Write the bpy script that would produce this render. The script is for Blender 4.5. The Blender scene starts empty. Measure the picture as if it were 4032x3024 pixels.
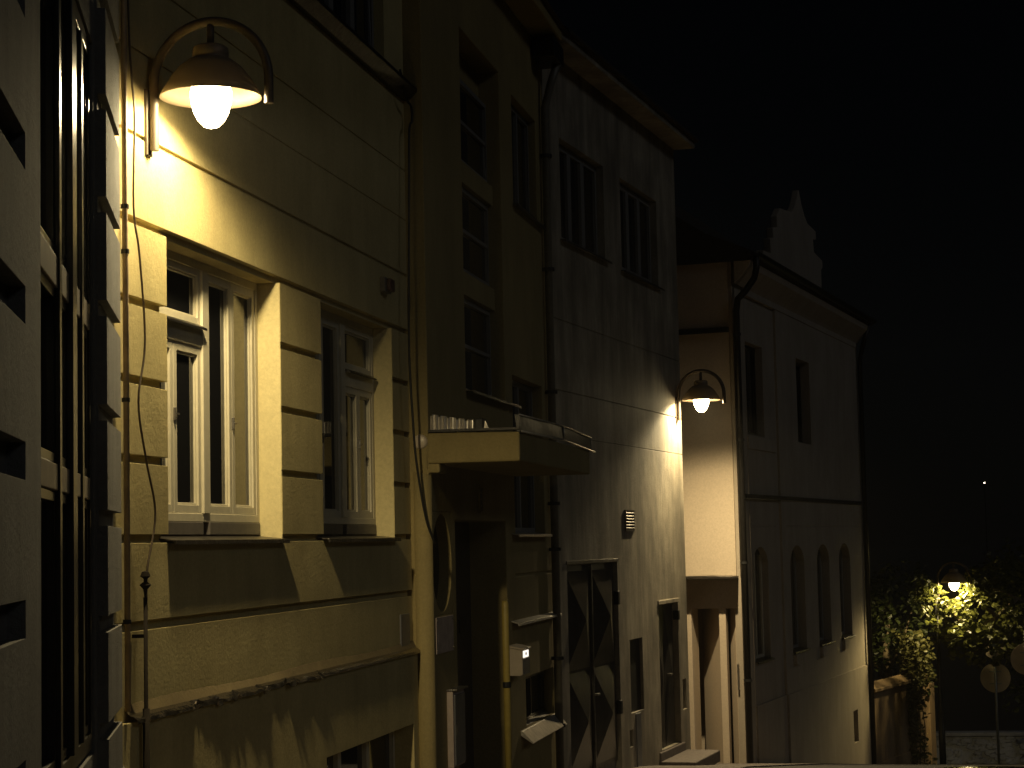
import bpy, math, random
from mathutils import Vector, Matrix
R = math.radians
rng = random.Random(7)
scn = bpy.context.scene
col = scn.collection

# ------------------------------------------------------------------ materials
def mat_base(name):
    m = bpy.data.materials.new(name); m.use_nodes = True
    nt = m.node_tree
    return m, nt, nt.nodes['Principled BSDF']

def N(nt, typ, **kw):
    n = nt.nodes.new(typ)
    for k, v in kw.items():
        setattr(n, k, v)
    return n

def noise(nt, vec, scale, detail=5.0, rough=.55):
    n = N(nt, 'ShaderNodeTexNoise')
    n.inputs['Scale'].default_value = scale
    n.inputs['Detail'].default_value = detail
    n.inputs['Roughness'].default_value = rough
    nt.links.new(vec, n.inputs['Vector'])
    return n.outputs['Fac']

def mapped(nt, scale, loc=(0, 0, 0)):
    tc = N(nt, 'ShaderNodeTexCoord'); mp = N(nt, 'ShaderNodeMapping')
    mp.inputs['Scale'].default_value = scale
    mp.inputs['Location'].default_value = loc
    nt.links.new(tc.outputs['Object'], mp.inputs['Vector'])
    return mp.outputs['Vector']

def ramp(nt, fac, p0, p1, c0=(0, 0, 0, 1), c1=(1, 1, 1, 1)):
    r = N(nt, 'ShaderNodeValToRGB')
    r.color_ramp.elements[0].position = p0; r.color_ramp.elements[1].position = p1
    r.color_ramp.elements[0].color = c0; r.color_ramp.elements[1].color = c1
    nt.links.new(fac, r.inputs['Fac'])
    return r.outputs['Color']

def mixc(nt, fac, a, b):
    m = N(nt, 'ShaderNodeMix', data_type='RGBA')
    for s, v in ((m.inputs[6], a), (m.inputs[7], b)):
        if isinstance(v, tuple): s.default_value = (*v, 1)
        else: nt.links.new(v, s)
    if isinstance(fac, float): m.inputs[0].default_value = fac
    else: nt.links.new(fac, m.inputs[0])
    return m.outputs[2]

def plaster(name, c, dirt, amount=.5, streak=.5, bump=.35, rough=.9, spec=.25, seed=0., grain=1., p0=.42, p1=.72):
    """Painted or bare plaster: cloudy wear, vertical run-off streaks, fine grain."""
    m, nt, b = mat_base(name)
    v = mapped(nt, (1, 1, 1), (seed, seed * 1.7, seed * .6))
    vs = mapped(nt, (1.5, 1.5, .33), (seed * 2, seed, seed))
    vf = mapped(nt, (6, 6, 1.1), (seed * 2, seed, seed))
    cloud = ramp(nt, noise(nt, v, 1.1, 8, .62), .38, .70)
    st = ramp(nt, noise(nt, vs, 1.6, 6, .6), p0, p1)
    sf = ramp(nt, noise(nt, vf, 1.3, 5, .6), .42, .75)
    fine = noise(nt, v, 38, 6, .7)
    mul = N(nt, 'ShaderNodeMath', operation='MULTIPLY'); nt.links.new(cloud, mul.inputs[0]); mul.inputs[1].default_value = amount
    mu2 = N(nt, 'ShaderNodeMath', operation='MULTIPLY'); nt.links.new(st, mu2.inputs[0]); mu2.inputs[1].default_value = streak
    mu3 = N(nt, 'ShaderNodeMath', operation='MULTIPLY'); nt.links.new(sf, mu3.inputs[0]); mu3.inputs[1].default_value = streak * .5
    c1 = mixc(nt, mul.outputs[0], c, dirt)
    c2 = mixc(nt, mu2.outputs[0], c1, dirt)
    c3 = mixc(nt, mu3.outputs[0], c2, tuple(x * .75 for x in dirt))
    g = ramp(nt, fine, .3, .7, (.86, .86, .86, 1), (1.08, 1.08, 1.08, 1))
    mm = N(nt, 'ShaderNodeMix', data_type='RGBA', blend_type='MULTIPLY'); mm.inputs[0].default_value = 1
    nt.links.new(c3, mm.inputs[6]); nt.links.new(g, mm.inputs[7])
    nt.links.new(mm.outputs[2], b.inputs['Base Color'])
    b.inputs['Roughness'].default_value = rough
    b.inputs['Specular IOR Level'].default_value = spec
    add = N(nt, 'ShaderNodeMath', operation='ADD')
    big = noise(nt, v, 5, 4, .5)
    nt.links.new(fine, add.inputs[0]); nt.links.new(big, add.inputs[1])
    bp = N(nt, 'ShaderNodeBump'); bp.inputs['Strength'].default_value = bump; bp.inputs['Distance'].default_value = .012 * grain
    nt.links.new(add.outputs[0], bp.inputs['Height']); nt.links.new(bp.outputs['Normal'], b.inputs['Normal'])
    return m

def solid(name, c, rough=.5, metal=0., spec=.5, var=.25, bump=.1, scale=14.):
    m, nt, b = mat_base(name)
    v = mapped(nt, (1, 1, 1))
    f = ramp(nt, noise(nt, v, scale, 5, .6), .3, .75)
    nt.links.new(mixc(nt, f, c, tuple(x * (1 - var) for x in c)), b.inputs['Base Color'])
    b.inputs['Roughness'].default_value = rough; b.inputs['Metallic'].default_value = metal
    b.inputs['Specular IOR Level'].default_value = spec
    if bump:
        bp = N(nt, 'ShaderNodeBump'); bp.inputs['Strength'].default_value = bump; bp.inputs['Distance'].default_value = .01
        nt.links.new(noise(nt, v, scale * 1.7, 4, .6), bp.inputs['Height']); nt.links.new(bp.outputs['Normal'], b.inputs['Normal'])
    return m

def emit(name, c, s, clear=False):
    m = bpy.data.materials.new(name); m.use_nodes = True; nt = m.node_tree
    nt.nodes.clear()
    e = N(nt, 'ShaderNodeEmission'); e.inputs[0].default_value = (*c, 1); e.inputs[1].default_value = s
    o = N(nt, 'ShaderNodeOutputMaterial'); out = e.outputs[0]
    if clear:
        # glowing frosted glass: it shines itself and lets the burner inside shine through
        t = N(nt, 'ShaderNodeBsdfTransparent'); ad = N(nt, 'ShaderNodeAddShader')
        nt.links.new(out, ad.inputs[0]); nt.links.new(t.outputs[0], ad.inputs[1]); out = ad.outputs[0]
    nt.links.new(out, o.inputs[0])
    return m

def leafmat(name, c):
    m = bpy.data.materials.new(name); m.use_nodes = True; nt = m.node_tree
    b = nt.nodes['Principled BSDF']; out = nt.nodes['Material Output']
    v = mapped(nt, (1, 1, 1))
    f = ramp(nt, noise(nt, v, 3.5, 3), .3, .7)
    cc = mixc(nt, f, c, tuple(x * .5 for x in c))
    nt.links.new(cc, b.inputs['Base Color']); b.inputs['Roughness'].default_value = .45
    t = N(nt, 'ShaderNodeBsdfTranslucent'); nt.links.new(cc, t.inputs[0])
    mx = N(nt, 'ShaderNodeMixShader'); mx.inputs[0].default_value = .4
    nt.links.new(b.outputs[0], mx.inputs[1]); nt.links.new(t.outputs[0], mx.inputs[2]); nt.links.new(mx.outputs[0], out.inputs[0])
    return m

M = {}
M['h1'] = plaster('grey_rusticated_plaster', (.20, .192, .175), (.11, .102, .09), .6, .7, .5, seed=3, grain=1.4)
M['h2'] = plaster('ochre_plaster', (.57, .475, .225), (.36, .285, .125), .62, .35, .4, seed=9)
M['h2low'] = plaster('ochre_plinth_plaster', (.42, .34, .16), (.25, .19, .09), .6, .5, .4, seed=5)
M['fillet'] = plaster('dirty_mortar', (.22, .17, .085), (.12, .09, .05), .7, .3, .5, seed=61)
M['h2rev'] = plaster('pale_reveal_paint', (.66, .56, .29), (.56, .47, .25), .3, .15, .15, seed=1)
M['h3'] = plaster('yellow_brown_plaster', (.33, .262, .115), (.21, .165, .075), .55, .4, .35, seed=12)
M['h3b'] = plaster('streaked_grey_plaster', (.44, .385, .29), (.13, .115, .09), .75, .8, .5, rough=.72, spec=.5, seed=21, p0=.40, p1=.66)
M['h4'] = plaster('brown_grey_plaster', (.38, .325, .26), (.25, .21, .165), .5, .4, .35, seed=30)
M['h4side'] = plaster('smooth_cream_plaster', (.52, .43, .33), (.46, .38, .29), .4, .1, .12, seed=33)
M['white_frame'] = solid('white_window_paint', (.58, .525, .38), .42, var=.15, bump=.03)
M['grey_frame'] = solid('grey_window_paint', (.20, .195, .185), .45, var=.2, bump=.04)
M['black_frame'] = solid('black_bronze_frame', (.022, .02, .018), .28, .0, .7, var=.3, bump=.03)
M['panel'] = solid('brown_transom_panel', (.32, .26, .18), .5, var=.3)
M['glass'] = solid('dark_window_glass', (.012, .012, .013), .03, .0, .6, var=.1, bump=0)
M['dark_metal'] = solid('dark_sheet_metal', (.035, .032, .03), .42, .6, var=.4, bump=.25)
M['zinc'] = solid('weathered_zinc', (.30, .28, .26), .34, .85, var=.5, bump=.5, scale=7)
M['old_zinc'] = solid('blackened_zinc', (.12, .105, .09), .36, .8, var=.6, bump=.7, scale=11)
M['arm'] = solid('brown_lamp_paint', (.10, .078, .058), .5, .0, .35, var=.25, bump=.08)
M['iron'] = solid('black_iron', (.02, .02, .02), .5, .3, var=.3)
M['wood'] = solid('dark_brown_door', (.055, .042, .03), .5, var=.4, bump=.2)
M['gdoor'] = solid('grey_steel_door', (.10, .092, .085), .3, .55, var=.45, bump=.2, scale=5)
M['roof'] = solid('dark_roof_tile', (.035, .028, .025), .85, var=.4, bump=.4)
M['beige_pipe'] = solid('beige_conduit_paint', (.34, .25, .15), .65, var=.5, bump=.2, scale=9)
M['flash_zinc'] = solid('crumpled_zinc', (.30, .26, .21), .24, .9, var=.7, bump=.5, scale=16)
M['flash_dark'] = solid('tarnished_flashing', (.035, .032, .032), .35, .3, .5, var=.5, bump=.3, scale=5)
M['rust'] = solid('rusty_brown_iron', (.028, .022, .016), .85, 0., .1, var=.4)
M['dark_zinc'] = solid('dark_rolled_zinc', (.16, .15, .15), .28, .9, var=.5, bump=.25, scale=4)
M['bright_zinc'] = solid('bright_galvanised_sheet', (.62, .58, .52), .33, .55, var=.45, bump=.4, scale=9)
M['board'] = solid('dark_weather_board', (.13, .115, .10), .5, var=.3)
M['glow_label'] = emit('glowing_white_label', (1, .93, .8), 1.3)  # mailbox label: its bright white is put in as emission
M['pipe_grey'] = solid('grey_green_pipe_paint', (.16, .145, .11), .5, var=.35, bump=.15)
M['yellow'] = solid('yellow_paint', (.42, .32, .08), .5, var=.25, bump=.1)
M['box_grey'] = solid('grey_cabinet_paint', (.15, .15, .16), .4, .2, var=.3)
M['white_box'] = solid('cream_enamel', (.6, .5, .38), .35, var=.15, bump=.03)
M['label'] = solid('white_label', (.85, .83, .78), .5, var=.03, bump=0)
M['red_print'] = solid('dark_red_print', (.28, .06, .03), .6, var=.1, bump=0)
M['dark_red'] = solid('dark_red_casing', (.07, .02, .02), .4)
M['notice'] = solid('pinkish_notice_board', (.42, .34, .30), .6, var=.35, bump=.1, scale=10)
M['asphalt'] = solid('worn_asphalt', (.055, .05, .047), .85, var=.45, bump=.6, scale=22)
M['pave'] = solid('trodden_pavement', (.15, .125, .11), .85, var=.5, bump=.6, scale=16)
M['stone'] = plaster('grey_stone_wall', (.5, .52, .62), (.22, .22, .26), .9, .1, .9, seed=44, grain=3)
M['gwall'] = plaster('ochre_garden_wall_plaster', (.36, .25, .14), (.20, .14, .09), .6, .9, .4, seed=52)
M['sign_back'] = solid('sign_back_aluminium', (.42, .36, .29), .85, .0, .15, var=.25, bump=.1, scale=5)
M['steel'] = solid('galvanised_steel', (.26, .28, .28), .5, .5, var=.3)
M['bark'] = solid('pale_bark', (.17, .13, .08), .85, var=.4, bump=.5)
M['leaf'] = leafmat('broad_leaf_green', (.125, .135, .034))
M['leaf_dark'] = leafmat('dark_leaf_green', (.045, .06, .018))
M['ivy'] = leafmat('ivy_green', (.16, .155, .055))
M['car'] = solid('black_car_paint', (.008, .008, .01), .12, .0, .8, var=.1, bump=0)
M['rubber'] = solid('tyre_rubber', (.02, .02, .02), .8)
M['red_lens'] = solid('red_lens', (.25, .01, .01), .2, bump=0)
M['grass'] = solid('dark_hill_grass', (.012, .014, .008), .95, var=.5)
M['cable'] = solid('black_cable_rubber', (.012, .011, .01), .6, bump=0)
M['brown_cable'] = solid('brown_cable_sheath', (.10, .07, .04), .6, bump=0)
M['globe'] = emit('lit_opal_globe', (1.0, .80, .42), 19., True)
M['globe_cool'] = emit('lit_opal_globe_warm_white', (1.0, .79, .42), 17., True)
M['star'] = emit('far_lamp_glow', (1, .85, .6), 30.)
# lamp shade: thin painted fibreglass that lets a little light through
m, nt, b = mat_base('brown_fibreglass_shade')
b.inputs['Base Color'].default_value = (.21, .16, .105, 1); b.inputs['Roughness'].default_value = .5
t = N(nt, 'ShaderNodeBsdfTranslucent'); t.inputs[0].default_value = (.5, .41, .28, 1)
mx = N(nt, 'ShaderNodeMixShader'); mx.inputs[0].default_value = .05
nt.links.new(b.outputs[0], mx.inputs[1]); nt.links.new(t.outputs[0], mx.inputs[2])
nt.links.new(mx.outputs[0], nt.nodes['Material Output'].inputs[0])
M['shade'] = m

# ------------------------------------------------------------------ mesh tools
class MB:
    def __init__(s): s.v = []; s.f = []
    def add(s, vs, fs):
        o = len(s.v); s.v += [tuple(p) for p in vs]; s.f += [tuple(i + o for i in f) for f in fs]
        return s
    def box(s, x0, x1, y0, y1, z0, z1):
        vs = [(x, y, z) for x in (x0, x1) for y in (y0, y1) for z in (z0, z1)]
        return s.add(vs, [(0, 1, 3, 2), (4, 6, 7, 5), (0, 4, 5, 1), (2, 3, 7, 6), (0, 2, 6, 4), (1, 5, 7, 3)])
    def prism(s, poly, axis, a, b):
        n = len(poly)
        def P(p, t):
            if axis == 'x': return (t, p[0], p[1])
            if axis == 'y': return (p[0], t, p[1])
            return (p[0], p[1], t)
        vs = [P(p, a) for p in poly] + [P(p, b) for p in poly]
        fs = [tuple(range(n - 1, -1, -1)), tuple(range(n, 2 * n))]
        fs += [(i, (i + 1) % n, n + (i + 1) % n, n + i) for i in range(n)]
        return s.add(vs, fs)
    def tube(s, pts, r, n=10, caps=True):
        pts = [Vector(p) for p in pts]; k = len(pts)
        rs = r if isinstance(r, (list, tuple)) else [r] * k
        vs = []; up = None
        for i in range(k):
            d = (pts[min(i + 1, k - 1)] - pts[max(i - 1, 0)]).normalized()
            if up is None:
                up = Vector((0, 0, 1)) if abs(d.z) < .9 else Vector((1, 0, 0))
            a = d.cross(up).normalized(); u2 = a.cross(d).normalized(); up = u2
            for j in range(n):
                th = 2 * math.pi * j / n
                vs.append(pts[i] + (a * math.cos(th) + u2 * math.sin(th)) * rs[i])
        fs = []
        for i in range(k - 1):
            for j in range(n):
                fs.append((i * n + j, i * n + (j + 1) % n, (i + 1) * n + (j + 1) % n, (i + 1) * n + j))
        if caps:
            fs.append(tuple(range(n - 1, -1, -1))); fs.append(tuple((k - 1) * n + j for j in range(n)))
        return s.add(vs, fs)
    def lathe(s, prof, c, n=32, axis='z'):
        vs = []; k = len(prof)
        for r, h in prof:
            for j in range(n):
                th = 2 * math.pi * j / n
                p = (r * math.cos(th), r * math.sin(th), h)
                if axis == 'x': p = (h, p[0], p[1])
                if axis == 'y': p = (p[0], h, p[1])
                vs.append((c[0] + p[0], c[1] + p[1], c[2] + p[2]))
        fs = []
        for i in range(k - 1):
            for j in range(n):
                fs.append((i * n + j, i * n + (j + 1) % n, (i + 1) * n + (j + 1) % n, (i + 1) * n + j))
        return s.add(vs, fs)
    def build(s, name, m, parent=None, bevel=0., smooth=False, label=None, weld=True):
        me = bpy.data.meshes.new(name); me.from_pydata(s.v, [], s.f)
        import bmesh
        bm = bmesh.new(); bm.from_mesh(me)
        if weld: bmesh.ops.remove_doubles(bm, verts=bm.verts, dist=1e-5)
        if len(bm.faces) < 60000: bmesh.ops.recalc_face_normals(bm, faces=bm.faces)
        bm.to_mesh(me); bm.free()
        me.materials.append(M[m] if isinstance(m, str) else m)
        o = bpy.data.objects.new(name, me); col.objects.link(o)
        if parent is not None: o.parent = parent
        if smooth:
            for p in me.polygons: p.use_smooth = True
        if bevel:
            md = o.modifiers.new('edge_round', 'BEVEL'); md.width = bevel; md.segments = 2
            md.limit_method = 'ANGLE'; md.angle_limit = R(35)
        if label: o['label'] = label
        return o

def smooth_path(pts, n=6):
    P = [Vector(p) for p in pts]; P = [P[0] * 2 - P[1]] + P + [P[-1] * 2 - P[-2]]; out = []
    for i in range(1, len(P) - 2):
        for k in range(n):
            t = k / n; a, b, c, d = P[i - 1:i + 3]
            out.append(.5 * ((2 * b) + (c - a) * t + (2 * a - 5 * b + 4 * c - d) * t * t + (3 * b - a - 3 * c + d) * t ** 3))
    return out + [P[-2]]

def thing(name, label, cat, loc=(0, 0, 0), rz=0., group=None):
    o = bpy.data.objects.new(name, None); col.objects.link(o)
    o.location = loc; o.rotation_euler = (0, 0, rz); o.empty_display_size = .2
    return tag(o, label, cat, group)

def tag(o, label, cat, group=None):
    o['label'] = label; o['category'] = cat
    if group: o['group'] = group
    return o

def struct(o):
    o['kind'] = 'structure'; return o

def relief(y0, y1, z0, z1, xb, rects, base=0., top=None):
    """A facade slab: front face at depth 'base', each rect (ya,yb,za,zb,d) set to depth d. Closed towards x=xb."""
    ys = {y0, y1}; zs = {z0, z1}
    for r in rects:
        ys.update(v for v in r[:2] if y0 <= v <= y1); zs.update(v for v in r[2:4] if z0 <= v <= z1)
    ys = sorted(ys); zs = sorted(zs)
    ny, nz = len(ys) - 1, len(zs) - 1
    D = [[base] * nz for _ in range(ny)]
    for i in range(ny):
        yc = (ys[i] + ys[i + 1]) / 2
        for j in range(nz):
            zc = (zs[j] + zs[j + 1]) / 2
            for r in rects:
                if r[0] < yc < r[1] and r[2] < zc < r[3]: D[i][j] = r[4]
    mb = MB()
    def q(*p): mb.add(p, [tuple(range(len(p)))])
    for i in range(ny):
        for j in range(nz):
            d = D[i][j]; a, b, c, e = ys[i], ys[i + 1], zs[j], zs[j + 1]
            q((d, a, c), (d, b, c), (d, b, e), (d, a, e))
            dn = D[i + 1][j] if i + 1 < ny else xb
            if dn != d: q((d, b, c), (dn, b, c), (dn, b, e), (d, b, e))
            if i == 0: q((d, a, c), (d, a, e), (xb, a, e), (xb, a, c))
            dn = D[i][j + 1] if j + 1 < nz else xb
            if dn != d: q((d, a, e), (d, b, e), (dn, b, e), (dn, a, e))
            if j == 0: q((d, a, c), (xb, a, c), (xb, b, c), (d, b, c))
    q((xb, y0, z0), (xb, y0, z1), (xb, y1, z1), (xb, y1, z0))
    return mb

def frame_mb(mb, x0, x1, y0, y1, z0, z1, w):
    mb.box(x0, x1, y0, y0 + w, z0, z1); mb.box(x0, x1, y1 - w, y1, z0, z1)
    mb.box(x0, x1, y0 + w, y1 - w, z0, z0 + w); mb.box(x0, x1, y0 + w, y1 - w, z1 - w, z1)
    return mb

def casement(win, x, y0, y1, z0, z1, w=.05, m='white_frame'):
    """One glazed leaf under a window: a sash and its pane."""
    s = MB(); frame_mb(s, x - .05, x, y0, y1, z0, z1, w)
    frame_mb(s, x - .045, x - .015, y0 + w, y1 - w, z0 + w, z1 - w, .014)
    s.build('sash', m, win, bevel=.004)
    MB().box(x - .038, x - .03, y0 + w, y1 - w, z0 + w, z1 - w).build('pane', 'glass', win)

# ------------------------------------------------------------------ ground
def gz(y):
    P = [(-30, 2.2), (0, 0), (7, -.69), (12, -.95), (20, -1.18), (24, -1.36), (27, -1.56), (32.3, -2.13), (43, -3.41), (47, -3.88), (52, -4.46), (58, -5.15), (64, -5.5), (400, -9)]
    for (a, za), (b, zb) in zip(P, P[1:]):
        if a <= y <= b:
            return za + (zb - za) * (y - a) / (b - a)
    return P[0][1] if y < -30 else P[-1][1]
YS = [-30, -12, -4, 0, 3, 7, 12, 16, 20, 24, 27, 28.5, 30, 32.3, 34, 37, 40, 43, 45, 47, 49, 52, 56, 60, 90, 150, 400]
g = MB(); XS = [-60, -12, -2, 0, 2, 4, 6, 9, 14, 40, 90]
vs = [(x, y, gz(y) - .02) for y in YS for x in XS]; nx = len(XS)
g.add(vs, [(j * nx + i, j * nx + i + 1, (j + 1) * nx + i + 1, (j + 1) * nx + i) for j in range(len(YS) - 1) for i in range(nx - 1)])
struct(g.build('ground', 'asphalt'))
# footway along the houses: a raised slab following the fronts
edge = [(-12, 4.2), (0, 4.9), (4, 3.2), (8, 2.2), (12, 1.35), (20, 1.5), (24, 1.75), (27, 2.15), (30, 2.6), (34, 3.3), (40, 4.2), (48, 5.2)]
p = MB()
for (ya, xa), (yb, xb) in zip(edge, edge[1:]):
    n = max(1, int((yb - ya) / 1.5))
    for k in range(n):
        u, w = ya + (yb - ya) * k / n, ya + (yb - ya) * (k + 1) / n
        xu, xw = xa + (xb - xa) * k / n, xa + (xb - xa) * (k + 1) / n
        vs = [(-8, u, gz(u) + .0), (xu, u, gz(u) + .0), (xw, w, gz(w) + .0), (-8, w, gz(w) + .0)]
        lo = [(a, b_, c - .25) for a, b_, c in vs]
        p.add(vs + lo, [(0, 1, 2, 3), (1, 5, 6, 2)])
struct(p.build('pavement', 'pave'))

# ------------------------------------------------------------------ house 1: grey rusticated front, nearest on the left
h1 = thing('rusticated_house', 'grey house at the left edge with deep rustication joints and a tall black framed window', 'house', (.105, 10.047, 0), R(19))
zc1 = [2.95 + .5 * k for k in range(-5, 12)]
rects = []
for zt in zc1:
    rects.append((-12, -4.6, zt - .12, zt, -.06))
rects.append((-4.15, -1.92, .70, 3.95, -.07))
qz = [3.25 + .487 * k for k in range(-7, 12)]
rects.append((-1.82, -.89, -3, 10, .053))
for zt in qz:
    rects.append((-1.82, -.89, zt - .075, zt, .012))
relief(-12, -.89, -3, 10, -6, rects).build('wall', 'h1', h1, bevel=.022)
# window: black frame, two pairs of lights, transom panels
w = MB()
frame_mb(w, -.068, -.012, -4.14, -1.93, .72, 3.94, .07)
w.box(-.068, .004, -2.98, -2.80, .79, 3.87)
for yy in (-3.40, -2.42): w.box(-.068, -.004, yy - .04, yy + .04, .79, 3.87)
win = w.build('window', 'black_frame', h1, bevel=.004)
lights = ((-4.07, -3.44), (-3.36, -2.98), (-2.80, -2.46), (-2.38, -2.0))
for za, zb in ((1.83, 1.93), (2.60, 2.72)):
    for ya, yb in lights:
        MB().box(-.06, -.012, ya, yb, za, zb).build('transom_panel', 'panel', win, bevel=.004)
for za, zb in ((.79, 1.83), (1.93, 2.60), (2.72, 3.87)):
    for ya, yb in lights:
        s = MB(); frame_mb(s, -.062, -.022, ya + .012, yb - .012, za + .006, zb - .006, .035)
        s.build('sash', 'black_frame', win, bevel=.003)
        MB().box(-.058, -.05, ya + .03, yb - .03, za + .03, zb - .03).build('pane', 'glass', win)
MB().box(-6, .3, -12, -.87, 10.0, 10.25).build('cornice', 'h1', h1, bevel=.03)
MB().prism([(.35, 10.25), (-6.2, 10.25), (-3, 13)], 'y', -12, -.89).build('roof', 'roof', h1)
# plinth mouldings at the foot of the quoins
pl = MB(); pl.prism([(.055, .28), (.12, .30), (.15, .36), (.15, .42), (.10, .46), (.055, .52)], 'y', -1.5, -.87)
pl.prism([(.055, -.28), (.17, -.26), (.20, -.18), (.20, -.10), (.12, -.02), (.055, .02)], 'y', -1.5, -.85)
pl.build('plinth_moulding', 'h1', h1, bevel=.006)

# ------------------------------------------------------------------ house 2: ochre house carrying the near lamp
h2 = thing('ochre_house', 'ochre plaster house under the nearest lamp, with two wide white windows between banded piers', 'house', (0, 10.3, 0))
Y0 = 10.3
O1, O2 = (11.0 - Y0, 13.2 - Y0), (14.2 - Y0, 16.33 - Y0)
H2L = 16.9 - Y0
G = []
for zc, hh, dd in ((5.01, .014, -.010), (4.55, .014, -.010), (4.04, .026, -.022), (3.525, .044, -.045), (3.05, .05, -.05), (2.588, .05, -.05), (2.127, .05, -.05), (1.665, .05, -.05), (1.163, .055, -.045)):
    G.append((0, H2L, zc - hh / 2, zc + hh / 2, dd))
G += [(O1[0], O1[1], 1.645, 3.503, -.26), (O2[0], O2[1], 1.645, 3.503, -.26)]
G.append((0, H2L, -3, .63, .045))
G.append((14.05 - Y0, 16.70 - Y0, -.95, .015, -.22))
G.append((14.18 - Y0, 16.24 - Y0, 5.8, 7.7, -.16))
G.append((10.9 - Y0, 13.0 - Y0, 5.8, 7.7, -.16))
G = [(-1.2 if g_[0] == 0 else g_[0], *g_[1:]) for g_ in G]
relief(-1.2, H2L, -3, 9.6, -6, G).build('wall', 'h2', h2, bevel=.011)
# smooth painted linings of the two openings
for a, b in (O1, O2):
    MB().box(-.25, -.004, b - .004, b + .02, 1.66, 3.50).build('reveal_lining', 'h2rev', h2)

def sill(par, y0, y1, z, x0=-.2, x1=.058, m='old_zinc', name='window_sill', drop=.035):
    s = MB()
    s.prism([(x0, z + .03), (x1, z), (x1 + .004, z - .028), (x1 - .010, z - .028), (x1 - .014, z - .008), (x0, z + .018)], 'y', y0, y1)
    return s.build(name, m, par, bevel=.002)
sill(h2, O1[0] - .03, O1[1] - .02, 1.655); sill(h2, O2[0] - .03, O2[1] - .02, 1.655)

def big_window(a, b, flip):
    f = MB(); x = -.17
    w0 = .055
    frame_mb(f, x - .07, x, a, b, 1.775, 3.50, w0)
    mid = (a + 12.04 - 11.0, a + 12.15 - 11.0) if not flip else (15.28 - Y0, 15.40 - Y0)
    f.box(x - .07, x + .012, mid[0], mid[1], 1.775 + w0, 3.5 - w0)
    win = f.build('window', 'white_frame', h2, bevel=.004)
    MB().box(x - .06, x + .008, a + .01, mid[0] - .005, 1.69, 1.773).build('weather_board', 'board', win, bevel=.004)
    MB().box(x - .06, x + .008, mid[1] + .005, b - .01, 1.69, 1.773).build('weather_board', 'board', win, bevel=.004)
    lo, hi = 1.775 + w0, 3.5 - w0
    def transom_side(ya, yb):
        MB().box(x - .066, x + .004, ya, yb, 2.93, 3.075).build('transom', 'white_frame', win, bevel=.004)
        MB().prism([(x + .004, 3.05), (x + .05, 3.035), (x + .05, 3.05), (x + .004, 3.075)], 'y', ya + .02, yb - .02).build('drip_rail', 'dark_metal', win)
        casement(win, x - .006, ya, yb, 3.077, hi, .045)
        h = (ya + yb) / 2
        casement(win, x - .006, ya, h - .001, lo, 2.928, .055); casement(win, x - .006, h + .001, yb, lo, 2.928, .055)
        MB().box(x - .006, x + .012, h - .007, h + .007, 2.42, 2.5).box(x + .004, x + .014, h - .005, h + .06, 2.455, 2.467).build('handle', 'zinc', win, bevel=.002)
    def tall_side(ya, yb):
        h = (ya + yb) / 2
        casement(win, x - .006, ya, h - .001, lo, hi, .055); casement(win, x - .006, h + .001, yb, lo, hi, .055)
        MB().box(x - .006, x + .012, h - .007, h + .007, 2.42, 2.5).box(x + .004, x + .014, h - .005, h + .06, 2.455, 2.467).build('handle', 'zinc', win, bevel=.002)
    L, Rr = (a + w0, mid[0]), (mid[1], b - w0)
    if not flip: transom_side(*L); tall_side(*Rr)
    else: tall_side(*L); transom_side(*Rr)
big_window(O1[0] + .002, O1[1] - .006, False)
big_window(O2[0] + .002, O2[1] - .006, True)

def plain_window(par, x, a, b, z0, z1, cols, rows=1, m='grey_frame', w=.06, name='window', wm=None):
    f = MB(); frame_mb(f, x - .07, x, a, b, z0, z1, w)
    wm = wm or w
    ys = [a + w + (b - a - 2 * w) * k / cols for k in range(cols + 1)]
    zs = [z0 + w + (z1 - z0 - 2 * w) * k / rows for k in range(rows + 1)]
    for yy in ys[1:-1]: f.box(x - .065, x + .006, yy - wm / 2, yy + wm / 2, z0 + w, z1 - w)
    for zz in zs[1:-1]: f.box(x - .06, x - .004, a + w, b - w, zz - .02, zz + .02)
    win = f.build(name, m, par, bevel=.004)
    for k in range(cols):
        ya = ys[k] + (wm / 2 if k else 0); yb = ys[k + 1] - (wm / 2 if k < cols - 1 else 0)
        MB().box(x - .045, x - .035, ya, yb, z0 + w, z1 - w).build('pane', 'glass', win)
    return win
plain_window(h2, -.09, 14.19 - Y0, 16.23 - Y0, 5.81, 7.69, 3, 1, 'grey_frame', .07, wm=.12)
plain_window(h2, -.09, 10.91 - Y0, 12.99 - Y0, 5.81, 7.69, 3, 1, 'grey_frame', .07, wm=.12)
plain_window(h2, -.13, 14.06 - Y0, 16.69 - Y0, -.94, .01, 3, 1, 'white_frame', .06, name='basement_window', wm=.09)
c = MB(); c.prism([(0, 5.66), (.05, 5.66), (.09, 5.70), (.13, 5.74), (.13, 5.775), (0, 5.80)], 'y', 0, H2L)
c.build('cornice', 'old_zinc', h2, bevel=.004)
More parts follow.
